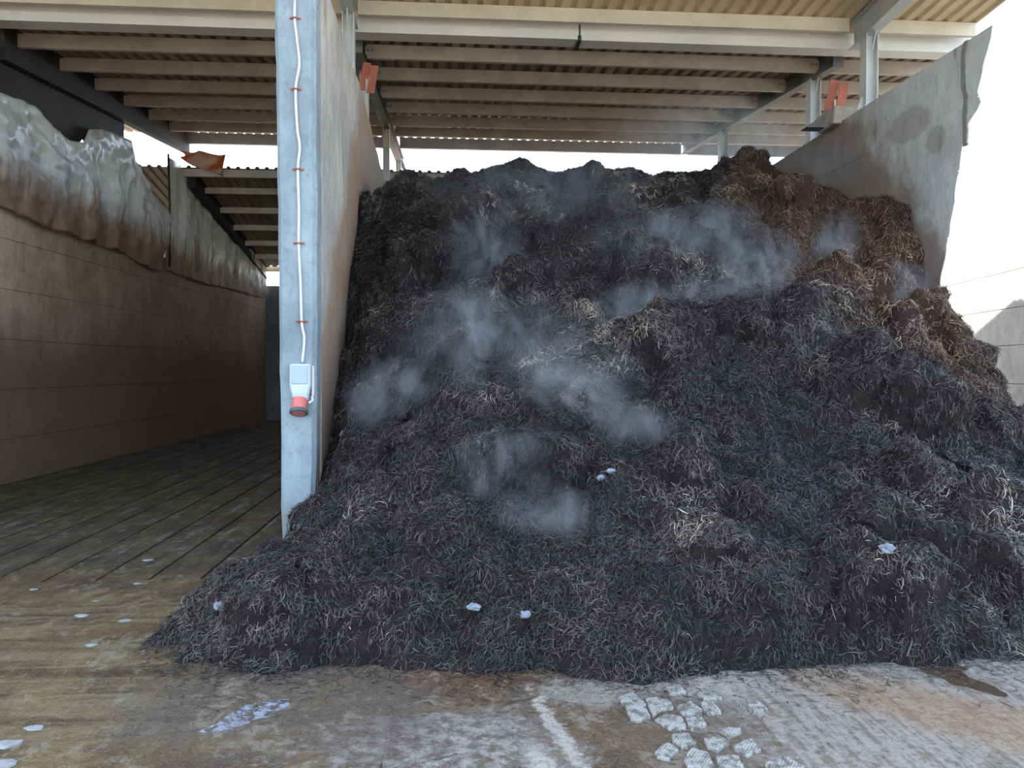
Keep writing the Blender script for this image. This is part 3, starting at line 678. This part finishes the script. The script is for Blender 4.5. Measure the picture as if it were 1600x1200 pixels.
# slumped lobes: x, y, top z, half width, front steepness, reach back
LOBES = [(.85, 7.55, 2.55, .55, 1.5), (1.49, 6.65, 1.93, .28, 1.6), (2.25, 6.75, 2.12, .75, 1.3), (3.1, 6.95, 2.2, .5, 1.3),
 (2.9, 8.1, 3.0, .7, 1.5), (1.9, 7.95, 2.88, .45, 1.5), (4.35, 8.1, 2.62, .45, 1.4), (.07, 6.6, 1.66, .45, 1.4), (-.84, 7.2, 1.45, .28, 1.4),
 (-.4, 6.35, 1.18, .4, 1.3), (1.35, 5.5, 1.2, .45, 1.2), (.6, 5.05, .92, .38, 1.2), (1.75, 5.2, 1.12, .5, 1.1), (3.3, 6.1, 1.68, .5, 1.2),
 (4.4, 6.3, 1.12, .4, 1.1), (-.45, 4.62, .48, .55, .9), (.35, 4.5, .52, .4, 1.0), (1.7, 4.6, .75, .5, 1.0), (3.0, 5.0, .98, .6, 1.0), (2.4, 4.3, .56, .45, 1.0),
 (3.3, 4.65, .7, .5, 1.0), (-1.1, 4.6, .33, .35, .8), (4.9, 8.35, 2.72, .4, 1.6), (3.8, 7.4, 2.5, .5, 1.2), (5.2, 8.0, 2.3, .35, 1.3),
 (-.1, 10.2, 4.22, .35, 1.8), (-.55, 10.5, 4.28, .25, 2), (.9, 10.6, 4.46, .35, 1.6), (1.75, 10.7, 4.56, .4, 1.6), (2.6, 10.7, 4.46, .3, 1.6), (4.1, 10.3, 4.62, .6, 1.8), (3.4, 10.9, 4.45, .25, 1.5),
 (.2, 9.1, 3.55, .5, 1.5), (1.4, 9.3, 3.75, .5, 1.5), (2.6, 9.4, 3.85, .5, 1.5), (4.2, 9.3, 3.9, .4, 2)]
def heap_h(X, Y):
    wob = np.stack([X*1.6, Y*1.6, X*0], -1)
    am = np.clip(base(X, Y)/.6, .0, 1)
    Xw = X + .22*am*fbm(wob, 3, 21); Yw = Y + (.10+.14*am)*fbm(wob, 3, 37)*am + .05*fbm(wob*3, 2, 39)
    h = base(X, Yw)
    edge = np.clip((base(X, Y))/.35, 0, 1)
    for (cx, cy, zt, w, k) in LOBES:
        u = (Xw-cx)/w; v = Yw-cy
        hl = zt + (.14 if 4.9 < cy < 9.6 else .03) - .34*u*u - np.where(v < 0, k*(np.sqrt(v*v+.03)-.17)*1.35, .22*v)
        d = hl-h; h = h + np.where(np.abs(u) < 3, np.log1p(np.exp(np.clip(d/.05, -30, 30)))*.05, 0)*np.exp(-np.clip(np.abs(u)-1.2, 0, 9)*2)*np.where(Y > 5.2, np.clip((X+1.15)/.5, 0, 1), 1)*np.where(Y < 8.6, np.clip((5.75-X)/.45, 0, 1), 1)
    # collapse back to the ground beyond the toe
    t = base(X, Y+.03+.07*fbm(wob*2.2, 3, 33)); g = np.clip(t/.10, 0, 1)
    return np.where(t > .012, np.maximum(h, t)*g, -.05)
GX = np.arange(-1.9, 6.9, .026); GYY = np.concatenate([np.arange(3.6, 7.0, .024), np.arange(7.0, 11.6, .027), np.arange(11.6, 15.5, .12)])
XX, YY = np.meshgrid(GX, GYY); ny_, nx_ = XX.shape
HH = heap_h(XX, YY); HH = HH - .13*np.clip((HH-3.6)/.7, 0, 1)
P = np.stack([XX, YY, HH], -1)
dYd = np.gradient(HH, GYY, axis=0); dXd = np.gradient(HH, GX, axis=1)
Nn = np.stack([-dXd, -dYd, np.ones_like(HH)], -1); Nn /= np.linalg.norm(Nn, axis=-1, keepdims=True)
mask = np.clip(HH/.3, 0, 1)*np.where(YY > 6.3, np.clip((XX+1.25)/.5, .15, 1), 1)
disp = .13*fbm(P*2.0, 3, 51) + .20*(lumps(P*np.array([2.3, 2.3, 3.0]), 3)-.45) + .10*(lumps(P*6.0, 5)-.45) + .032*(lumps(P*15, 6)-.45) + .018*fbm(P*26, 2, 81)
P = P + Nn*(disp*(.25+.75*mask))[..., None]
P[..., 2] -= .02*(1-np.clip(HH/.15, 0, 1))
low = HH <= .0
P[..., 2] = np.where(low, -.04, P[..., 2])
# keep the heap inside the bay where the walls stand, and out of the left bay
behind = P[..., 1] > 6.72
P[..., 0] = np.where(behind & (P[..., 0] < -1.18), -1.18, P[..., 0])
inside = (P[..., 1] > 8.5)
P[..., 0] = np.where(inside & (P[..., 0] > 5.51), 5.51, P[..., 0])
idx = np.arange(ny_*nx_).reshape(ny_, nx_)
Q = np.stack([idx[:-1, :-1], idx[:-1, 1:], idx[1:, 1:], idx[1:, :-1]], -1).reshape(-1, 4)
zq = P[..., 2].reshape(-1)[Q].max(1); Q = Q[zq > -.03]
used = np.unique(Q); remap = np.full(ny_*nx_, -1); remap[used] = np.arange(len(used))
PV = P.reshape(-1, 3)[used]; QF = remap[Q]
def np_mesh(name, V, Fq, mat, smooth=False):
    k = Fq.shape[1]; me = bpy.data.meshes.new(name)
    me.vertices.add(len(V)); me.vertices.foreach_set('co', V.astype(np.float32).ravel())
    me.loops.add(len(Fq)*k); me.loops.foreach_set('vertex_index', Fq.astype(np.int32).ravel())
    me.polygons.add(len(Fq)); me.polygons.foreach_set('loop_start', (np.arange(len(Fq))*k).astype(np.int32))
    if smooth: me.polygons.foreach_set('use_smooth', np.ones(len(Fq), bool))
    me.update(calc_edges=True); me.materials.append(mat); return me
m = Mat('dark compost')
a = m.noise(2.2, 5, .6); b = m.noise(24, 5, .7); wrm = m.blob(4.7, 8.6, 1.3, 2.0, a, .6, .5)
c = m.mix(m.step(b, .35, .7), (.012, .010, .010), (.034, .026, .022))
c = m.mix(m.ma('MULTIPLY', m.step(a, .5, .75), .5), c, (.05, .034, .026))
c = m.mix(m.ma('MULTIPLY', wrm, .5), c, (.10, .055, .035))
M_heap = m.done(c, .85, 0, m.bump(m.ma('ADD', b, m.noise(90, 3, .7)), 1.0, .03), .25)
HO = np.array([2.2, 8.0, 0.0])
heap = bpy.data.objects.new('compost_heap', np_mesh('compost_heap', PV-HO, QF, M_heap, False)); COL.objects.link(heap); heap.location = HO; WL[heap] = HO
tag(heap, 'huge dark steaming heap of straw compost filling the right bay', 'compost heap')

# straw: folded ribbons lying and hanging on the surface
fA = PV[QF]                                              # quads
e1 = fA[:, 2]-fA[:, 0]; e2 = fA[:, 3]-fA[:, 1]; nA = np.cross(e1, e2); ar = np.linalg.norm(nA, axis=1)/2+1e-12; nA = nA/(2*ar[:, None])
cen = fA.mean(1); toC = np.array([0, 0, 1.6])-cen; dist = np.linalg.norm(toC, axis=1)
wgt = ar*np.clip(6/dist, .45, 1.6)**1.2*(cen[:, 1] < 11.6)*(cen[:, 2] > -.01)*((cen[:, 0] > -1.14) | (cen[:, 1] < 6.7))*(cen[:, 0] < 6.4)
tuft = fbm(cen*3.2, 3, 91); wgt = wgt*np.clip(1.0+tuft*1.0, .5, 2.2)
NS = 400000
pick = rng.choice(len(cen), NS, p=wgt/wgt.sum())
uv = rng.random((NS, 2)); fq = fA[pick]
ctr = (fq[:, 0]*(1-uv[:, :1])+fq[:, 1]*uv[:, :1])*(1-uv[:, 1:])+(fq[:, 3]*(1-uv[:, :1])+fq[:, 2]*uv[:, :1])*uv[:, 1:]
nn = nA[pick]; nn = nn*np.sign(nn[:, 2:3]+1e-9)
lit = (ctr[:, 2] < .26) & (ctr[:, 1] < 6) & (rng.random(NS) < .28)          # litter strewn in front of the toe
ctr[lit, 1] -= (.02+rng.exponential(.15, lit.sum())); ctr[lit, 0] += rng.normal(0, .04, lit.sum()); ctr[lit, 2] = .002; nn[lit] = (0, 0, 1)
down = np.array([0, 0, -1.]) - nn*(-nn[:, 2:3]); down /= np.linalg.norm(down, axis=1, keepdims=True)+1e-6
down[lit] = (0, -1, 0)
side = np.cross(nn, down)
steep = 1-np.clip(nn[:, 2], 0, 1)
ang = rng.normal(0, 1, NS)*(1.6-1.0*steep) + lit*rng.uniform(0, 6, NS) + 1.3*fbm(ctr*2.0, 2, 7)
T = down*np.cos(ang)[:, None]+side*np.sin(ang)[:, None]
lift = rng.random(NS)**1.5
T = T + nn*(rng.normal(.12, .30, NS)*~lit)[:, None]; T /= np.linalg.norm(T, axis=1, keepdims=True)
B = np.cross(T, nn); B /= np.linalg.norm(B, axis=1, keepdims=True)+1e-6
far = np.clip(dist[pick]/6, .8, 1.7)
Ls = (.025+.06*rng.random(NS)**1.6)*far**.5; Wd = (.0014+.0018*rng.random(NS)**2)*far**.8
big = rng.random(NS) < .03; Ls = np.where(big, Ls*1.6, Ls); Wd = np.where(big, Wd*1.5, Wd)
roll = rng.uniform(-1.1, 1.1, NS); Bw = B*np.cos(roll)[:, None] + nn*np.sin(roll)[:, None]
C0 = ctr + nn*(.002+.022*lift*~lit)[:, None]
bend = rng.normal(0, .22, NS)*Ls; droop = -rng.random(NS)*.25*Ls
tv = np.array([-.5, -.17, .17, .5]); rows = []
for t in tv:
    cc = C0 + T*(t*Ls)[:, None] + B*(bend*(t*t*4-.4))[:, None] + nn*(.25*Ls*(.25-t*t)*.6)[:, None]
    cc[:, 2] += droop*(t+.5)**2
    tap = .55 if abs(t) > .4 else 1.0
    rows += [cc-Bw*(Wd*tap)[:, None], cc+Bw*(Wd*tap)[:, None]]
V = np.stack(rows, 1)                                    # NS x 8 x 3
V[..., 2] = np.maximum(V[..., 2], .003)
V = V.reshape(-1, 3); b0 = (np.arange(NS)*8)[:, None, None]
ff = []
for i in range(3): ff.append([i*2, i*2+1, i*2+3, i*2+2])
Fs = (np.array(ff)[None]+b0).reshape(-1, 4)
m = Mat('compost straw')
at = m.n('ShaderNodeAttribute', attribute_name='tone'); tn = at.outputs['Fac']
rmp = m.n('ShaderNodeValToRGB'); m.l(tn, rmp.inputs[0]); cr_ = rmp.color_ramp
cr_.elements[0].position = 0; cr_.elements[0].color = (.012, .010, .010, 1); cr_.elements[1].position = 1; cr_.elements[1].color = (.46, .40, .29, 1)
for p_, c_ in ((.40, (.026, .022, .020)), (.70, (.080, .065, .055)), (.92, (.18, .15, .12))):
    e = cr_.elements.new(p_); e.color = (*c_, 1)
a = m.noise(2.2, 5, .6); wrm = m.blob(4.7, 8.4, 1.2, 1.9, a, .6, .5)
c = m.mix(m.ma('MULTIPLY', wrm, .4), rmp.outputs[0], m.mix(tn, (.05, .025, .015), (.45, .25, .13)))
M_straw = m.done(c, .55, 0, None, .45)
me = np_mesh('straw', V-HO, Fs, M_straw)
tone = .09 + rng.random(NS)*.68 + .30*fbm(ctr*1.3, 3, 17) + .22*(fbm(ctr*5, 2, 19)) + .12*(rng.random(NS) < .05)
ylw = np.exp(-(((ctr[:, 0]-3.2)/.9)**2+((ctr[:, 1]-4.75)/.5)**2)); tone = np.clip(tone + .18*ylw, 0, 1)
at_ = me.attributes.new('tone', 'FLOAT', 'POINT'); at_.data.foreach_set('value', np.repeat(tone, 8).astype(np.float32))
st = bpy.data.objects.new('straw', me); COL.objects.link(st); st.parent = heap; tag(st, kind='stuff')
# height lookup for things that rest on the heap
def on_heap(x, y):
    i = np.argmin(np.abs(GYY-y)); j = np.argmin(np.abs(GX-x)); return P[i, j], Nn[i, j]

# ------------------------------------------------------------------ pale scraps caught in the heap
m = Mat('pale scrap'); M_scrap = m.done(m.mix(m.noise(18, 4), (.10, .12, .15), (.26, .30, .34)), .7)
def crumple(name, c, r, flat, seed, mat, label, cat, group, n=14):
    mb = MB(); V_ = []
    for i in range(n+1):
        for k in range(n):
            th = math.pi*i/n; ph = 2*math.pi*k/n
            V_.append((math.sin(th)*math.cos(ph), math.sin(th)*math.sin(ph), math.cos(th)))
    V_ = np.array(V_); d = 1+.35*fbm(V_*1.7+seed, 3, seed); V_ = V_*d[:, None]*np.array([r, r*.8, r*flat])+np.array(c)
    mb.poly(V_.tolist(), [(i*n+k, i*n+(k+1) % n, (i+1)*n+(k+1) % n, (i+1)*n+k) for i in range(n) for k in range(n)])
    return tag(obj(name, mb, mat), label, cat, group)
SC = [(.98, 5.02, .035, 'bluish-white scrap lodged in the middle of the heap, left of two'), (1.06, 5.02, .028, 'bluish-white scrap lodged in the middle of the heap, right of two'),
 (.13, 4.22, .035, 'pale blue scrap at the foot of the heap, left of the other low ones'), (.39, 4.13, .03, 'pale blue scrap at the floor edge of the heap, above a brown floor stain'),
 (2.40, 4.15, .045, 'grey scrap at the right foot of the heap by the brown puddle'), (-1.33, 4.5, .04, 'pale lump at the left tip of the heap foot')]
for k, (x, y, r_, lb) in enumerate(SC):
    p_, n_ = on_heap(x, y)
    crumple('pale_scrap', (p_[0], p_[1]-.01, max(p_[2], 0)+r_*.35), r_, .6, 3+k, M_scrap, lb, 'scrap', 'pale scraps caught in the heap')

# ------------------------------------------------------------------ mud cakes pressed by a tyre, lying on the floor
PL = [[(0.8, 3.63), (0.88, 3.68), (0.91, 3.58), (0.9, 3.53), (0.82, 3.49), (0.81, 3.59)], [(0.81, 3.48), (0.9, 3.51), (0.9, 3.43), (0.83, 3.39), (0.81, 3.42)], [(0.93, 3.61), (0.98, 3.62), (1.03, 3.59), (1.03, 3.51), (0.97, 3.5), (0.92, 3.44), (0.92, 3.51)], [(0.92, 3.4), (0.99, 3.45), (1.04, 3.41), (1.03, 3.31), (0.96, 3.31), (0.94, 3.35)], [(1.06, 3.53), (1.13, 3.57), (1.16, 3.48), (1.12, 3.43), (1.06, 3.44)], [(1.06, 3.4), (1.13, 3.4), (1.13, 3.33), (1.07, 3.29), (1.05, 3.31)], [(1.18, 3.55), (1.24, 3.56), (1.24, 3.45), (1.17, 3.44)], [(0.95, 3.24), (1.02, 3.25), (1.03, 3.17), (0.96, 3.14), (0.94, 3.19)], [(0.84, 3.11), (0.91, 3.18), (0.94, 3.12), (0.88, 3.05), (0.84, 3.07)], [(0.94, 3.03), (1.0, 3.12), (1.05, 3.08), (1.04, 2.98), (0.94, 2.98)], [(1.08, 3.2), (1.15, 3.21), (1.17, 3.16), (1.1, 3.1), (1.07, 3.14)], [(1.18, 3.13), (1.28, 3.18), (1.28, 3.09), (1.21, 3.05), (1.18, 3.1)], [(1.08, 3.06), (1.17, 3.05), (1.16, 2.97), (1.07, 2.97)], [(1.17, 3.29), (1.27, 3.29), (1.26, 3.25), (1.19, 3.21)], [(1.06, 3.73), (1.13, 3.74), (1.14, 3.67), (1.07, 3.66)], [(1.39, 3.52), (1.46, 3.55), (1.47, 3.47), (1.39, 3.43)], [(1.26, 2.98), (1.36, 3.02), (1.4, 2.93), (1.28, 2.9)], [(1.2, 3.66), (1.29, 3.68), (1.3, 3.6), (1.21, 3.59)]]
m = Mat('pressed mud cake'); g_ = m.noise(30, 5, .7)
wv = m.n('ShaderNodeTexWave', wave_type='BANDS'); m.l(m.vec((1, 1, 1), (0, 0, .6)), wv.inputs[0]); wv.inputs['Scale'].default_value = 26; wv.inputs['Distortion'].default_value = 1.5
M_cake = m.done(m.mix(m.step(g_, .38, .6), (.13, .115, .09), (.33, .335, .30)), .8, 0, m.bump(m.ma('ADD', g_, m.ma('MULTIPLY', wv.outputs[0], .5)), .7, .012))
for k, L in enumerate(PL):
    q = [Vector((x, y, 0)) for x, y in L]; c_ = sum(q, Vector())/len(q); out = []
    for i in range(len(q)):
        a, b_ = q[i], q[(i+1) % len(q)]
        a = c_+(a-c_)*1.12; b_ = c_+(b_-c_)*1.12
        out += [a.lerp(b_, .07), a.lerp(b_, .5) + Vector((random.uniform(-.006, .006), random.uniform(-.006, .006), 0)), a.lerp(b_, .93)]
    n = len(out); mb = MB(); hh = .012+.006*random.random()
    V_ = [(p.x, p.y, -.002) for p in out] + [(c_.x+(p.x-c_.x)*.97, c_.y+(p.y-c_.y)*.97, hh*.7) for p in out] + [(c_.x+(p.x-c_.x)*.91, c_.y+(p.y-c_.y)*.91, hh+random.uniform(-.002, .002)) for p in out] + [(c_.x, c_.y, hh+.001)]
    F = [(i, (i+1) % n, n+(i+1) % n, n+i) for i in range(n)] + [(n+i, n+(i+1) % n, 2*n+(i+1) % n, 2*n+i) for i in range(n)] + [(2*n+i, 2*n+(i+1) % n, 3*n) for i in range(n)]
    obj('mud_cake', mb.poly(V_, F), M_cake, floor)

# ------------------------------------------------------------------ puddles and clods
def puddle(pts, mat, label, z=.003):
    q = [Vector((x, y, z)) for x, y in pts]; out = []
    for i in range(len(q)):
        a, b_, c_, d = q[i-1], q[i], q[(i+1) % len(q)], q[(i+2) % len(q)]
        for f in (0, .125, .25, .375, .5, .625, .75, .875):
            p = .5*(2*b_+(c_-a)*f+(2*a-5*b_+4*c_-d)*f*f+(3*b_-a-3*c_+d)*f**3)
            w_ = vnoise(np.array([[p.x*16, p.y*16, 1.], [p.x*16, p.y*16, 9.]]), 3)*.035; out.append((p.x+w_[0]+random.uniform(-.006, .006), p.y+w_[1]*.6+random.uniform(-.006, .006), z))
    n = len(out); mb = MB(); mb.poly(out+[(x, y, -.002) for x, y, _ in out], [tuple(range(n))]+[(i, (i+1) % n, n+(i+1) % n, n+i) for i in range(n)])
    return tag(obj('puddle', mb, mat), label, 'puddle', 'puddles on the yard floor')
m = Mat('brown liquor'); M_p1 = m.done(m.mix(m.noise(5, 4), (.05, .035, .02), (.085, .06, .038)), .16, 0, m.bump(m.noise(25, 3), .06, .01), .5)
m = Mat('thin water film'); M_p2 = m.done(m.mix(m.step(m.noise(22, 6, .7), .44, .56), (.10, .088, .075), (.27, .30, .34)), m.ma('ADD', .12, m.ma('MULTIPLY', m.noise(20, 5, .7), .35)), 0, m.bump(m.noise(30, 4), .35, .01), .7)  # brown and pale bluish patches mixed into the film colour
puddle([(2.43, 4.21), (2.67, 4.16), (2.76, 4.01), (2.70, 3.78), (2.72, 3.55), (2.66, 3.52), (2.56, 3.7), (2.47, 3.83), (2.44, 4.03)], M_p1, 'brown puddle running out from the right foot of the heap')
puddle([(-1.12, 3.46), (-1.05, 3.55), (-0.97, 3.72), (-0.84, 3.76), (-0.80, 3.68), (-0.84, 3.58), (-.93, 3.52), (-1.0, 3.45)], M_p2, 'patchy pale bluish wet film, in front of the heap foot')
m = Mat('white clod'); M_clod = m.done(m.mix(m.noise(25, 4), (.18, .185, .17), (.36, .38, .37)), .75)
CL = [(-2.40, 5.16, .055, 'white clod on the left floor, largest of the round ones'), (-2.46, 5.48, .03, 'white clod just behind the largest round one'), (-2.08, 5.03, .045, 'pale clod between the largest one and the heap tip'),
 (-1.86, 3.55, .05, 'pale crust on the floor near the left frame edge, farthest of three'), (-1.90, 3.40, .07, 'pale crust near the left frame edge, middle of three'), (-1.82, 3.22, .07, 'pale crust near the left frame edge, nearest of three'),
 (-2.35, 5.90, .035, 'white chip on the floor by the end of a slot'), (-2.09, 4.60, .04, 'pale chip on the scraped floor left of the heap tip'), (-2.55, 6.62, .055, 'white crust on the slotted floor of the left bay'), (-3.03, 5.80, .035, 'white chip farthest left by the ends of the slots')]
for k, (x, y, r_, lb) in enumerate(CL): crumple('white_clod', (x, y, r_*.04), r_*.8, .16, 40+k, M_clod, lb, 'clod', 'white clods and crusts on the floor', 10)

# ------------------------------------------------------------------ steam
def mat_steam(dens, name):
    mt = bpy.data.materials.new(name); mt.use_nodes = True; t = mt.node_tree; t.nodes.clear()
    N = lambda k: t.nodes.new(k)
    out = N('ShaderNodeOutputMaterial'); tc = N('ShaderNodeTexCoord'); vs = N('ShaderNodeVolumeScatter')
    ln = N('ShaderNodeVectorMath'); ln.operation = 'LENGTH'; t.links.new(tc.outputs['Object'], ln.inputs[0])
    geo = N('ShaderNodeNewGeometry')
    nz = N('ShaderNodeTexNoise'); mp = N('ShaderNodeMapping'); mp.inputs['Scale'].default_value = (1.6, 1.6, 1.1)
    t.links.new(geo.outputs['Position'], mp.inputs[0]); t.links.new(mp.outputs[0], nz.inputs[0])
    nz.inputs['Scale'].default_value = 2.3; nz.inputs['Detail'].default_value = 4; nz.inputs['Roughness'].default_value = .6; nz.inputs['Distortion'].default_value = .8
    mr = N('ShaderNodeMapRange'); t.links.new(ln.outputs['Value'], mr.inputs[0]); mr.interpolation_type = 'SMOOTHSTEP'
    for i, v in ((1, .1), (2, 1.0), (3, 1), (4, 0)): mr.inputs[i].default_value = v
    m2 = N('ShaderNodeMapRange'); t.links.new(nz.outputs[0], m2.inputs[0]); m2.interpolation_type = 'SMOOTHSTEP'
    for i, v in ((1, .40), (2, .70), (3, 0), (4, 1)): m2.inputs[i].default_value = v
    mu = N('ShaderNodeMath'); mu.operation = 'MULTIPLY'; t.links.new(mr.outputs[0], mu.inputs[0]); t.links.new(m2.outputs[0], mu.inputs[1])
    m3 = N('ShaderNodeMath'); m3.operation = 'MULTIPLY'; t.links.new(mu.outputs[0], m3.inputs[0]); m3.inputs[1].default_value = dens
    vs.inputs['Color'].default_value = (.93, .96, 1, 1); vs.inputs['Anisotropy'].default_value = .2
    t.links.new(m3.outputs[0], vs.inputs['Density']); t.links.new(vs.outputs[0], out.inputs['Volume'])
    try: mt.cycles.volume_step_rate = 1.0
    except Exception: pass
    return mt
import bmesh
bs = bmesh.new(); bmesh.ops.create_icosphere(bs, subdivisions=2, radius=1); ico = bpy.data.meshes.new('steam'); bs.to_mesh(ico); bs.free()
M_steam = mat_steam(3.0, 'steam'); M_steam2 = mat_steam(1.1, 'thin steam')
ico2 = ico.copy(); ico.materials.append(M_steam); ico2.materials.append(M_steam2)
ST = [  # x, y, z, rx, ry, rz, tilt, thin?, label
 (.55, 6.1, 1.75, 1.3, .5, .55, .2, 1, 'thin veil of steam low across the middle of the heap'),
 (2.2, 7.6, 2.9, 1.2, .45, .5, -.1, 1, 'thin veil of steam across the upper middle of the heap'),
 (.35, 7.75, 2.75, .45, .30, .42, .3, 0, 'wisp of steam behind the shaggy lump left of the heap middle'),
 (2.55, 8.1, 3.1, .75, .30, .28, -.2, 0, 'wisp of steam in the upper middle of the heap'),
 (1.85, 6.95, 2.2, .75, .32, .26, -.25, 0, 'long wisp of steam behind the curved ledge in the heap middle'),
 (2.85, 7.1, 2.55, .45, .30, .4, -.3, 0, 'wisp of steam rising at the right end of the curved ledge'),
 (.15, 6.6, 1.9, .35, .28, .55, 0, 0, 'tall bluish wisp of steam left of the heap middle'),
 (-.5, 6.5, 1.4, .45, .30, .3, -.35, 0, 'bluish steam beside the divider wall, low on the heap'),
 (.95, 5.85, 1.42, .5, .28, .26, .45, 0, 'brightest puff of steam in the middle of the heap'),
 (1.35, 5.35, 1.15, .4, .25, .2, .3, 0, 'low steam just right of and below the brightest puff'),
 (.4, 5.15, .95, .45, .28, .25, 0, 0, 'faint steam in the hollow below the brightest puff'),
 (.6, 4.65, .72, .35, .2, .18, .2, 0, 'faint low steam near the foot of the heap'),
 (4.25, 8.3, 2.95, .32, .3, .5, 0, 0, 'steam rising in the gully near the right wall'),
 (3.3, 6.3, 1.75, .5, .25, .2, .25, 0, 'pale steam above the ledge right of the middle'),
 (4.85, 8.0, 2.5, .3, .25, .3, 0, 0, 'thin warm-lit steam by the foot of the right wall'),
 (4.2, 12.3, 5.3, 2.3, 1.6, .75, 0, 1, 'wide drift of steam under the roof above the right of the heap'),
 (1.0, 8.8, 3.6, 1.8, .7, .7, 0, 1, 'thin steam over the upper left face of the heap'),
 (-.9, 9.9, 4.1, .4, .9, .5, 0, 1, 'bluish steam in the notch between heap and divider wall'),
 (4.9, 9.7, 4.3, .7, .8, .5, 0, 1, 'steam drifting against the brown stain on the right wall')]
for (x, y, z, rx, ry, rz_, tl, thin, lb) in ST:
    o = bpy.data.objects.new('steam', ico2 if thin else ico); COL.objects.link(o)
    o.location = (x, y, z); o.scale = (rx, ry, rz_) if thin else (rx*1.3, ry*1.1, rz_*1.25); o.rotation_euler = (0, tl, 0)
    tag(o, lb, 'steam', 'wisps of steam over the heap', 'stuff')
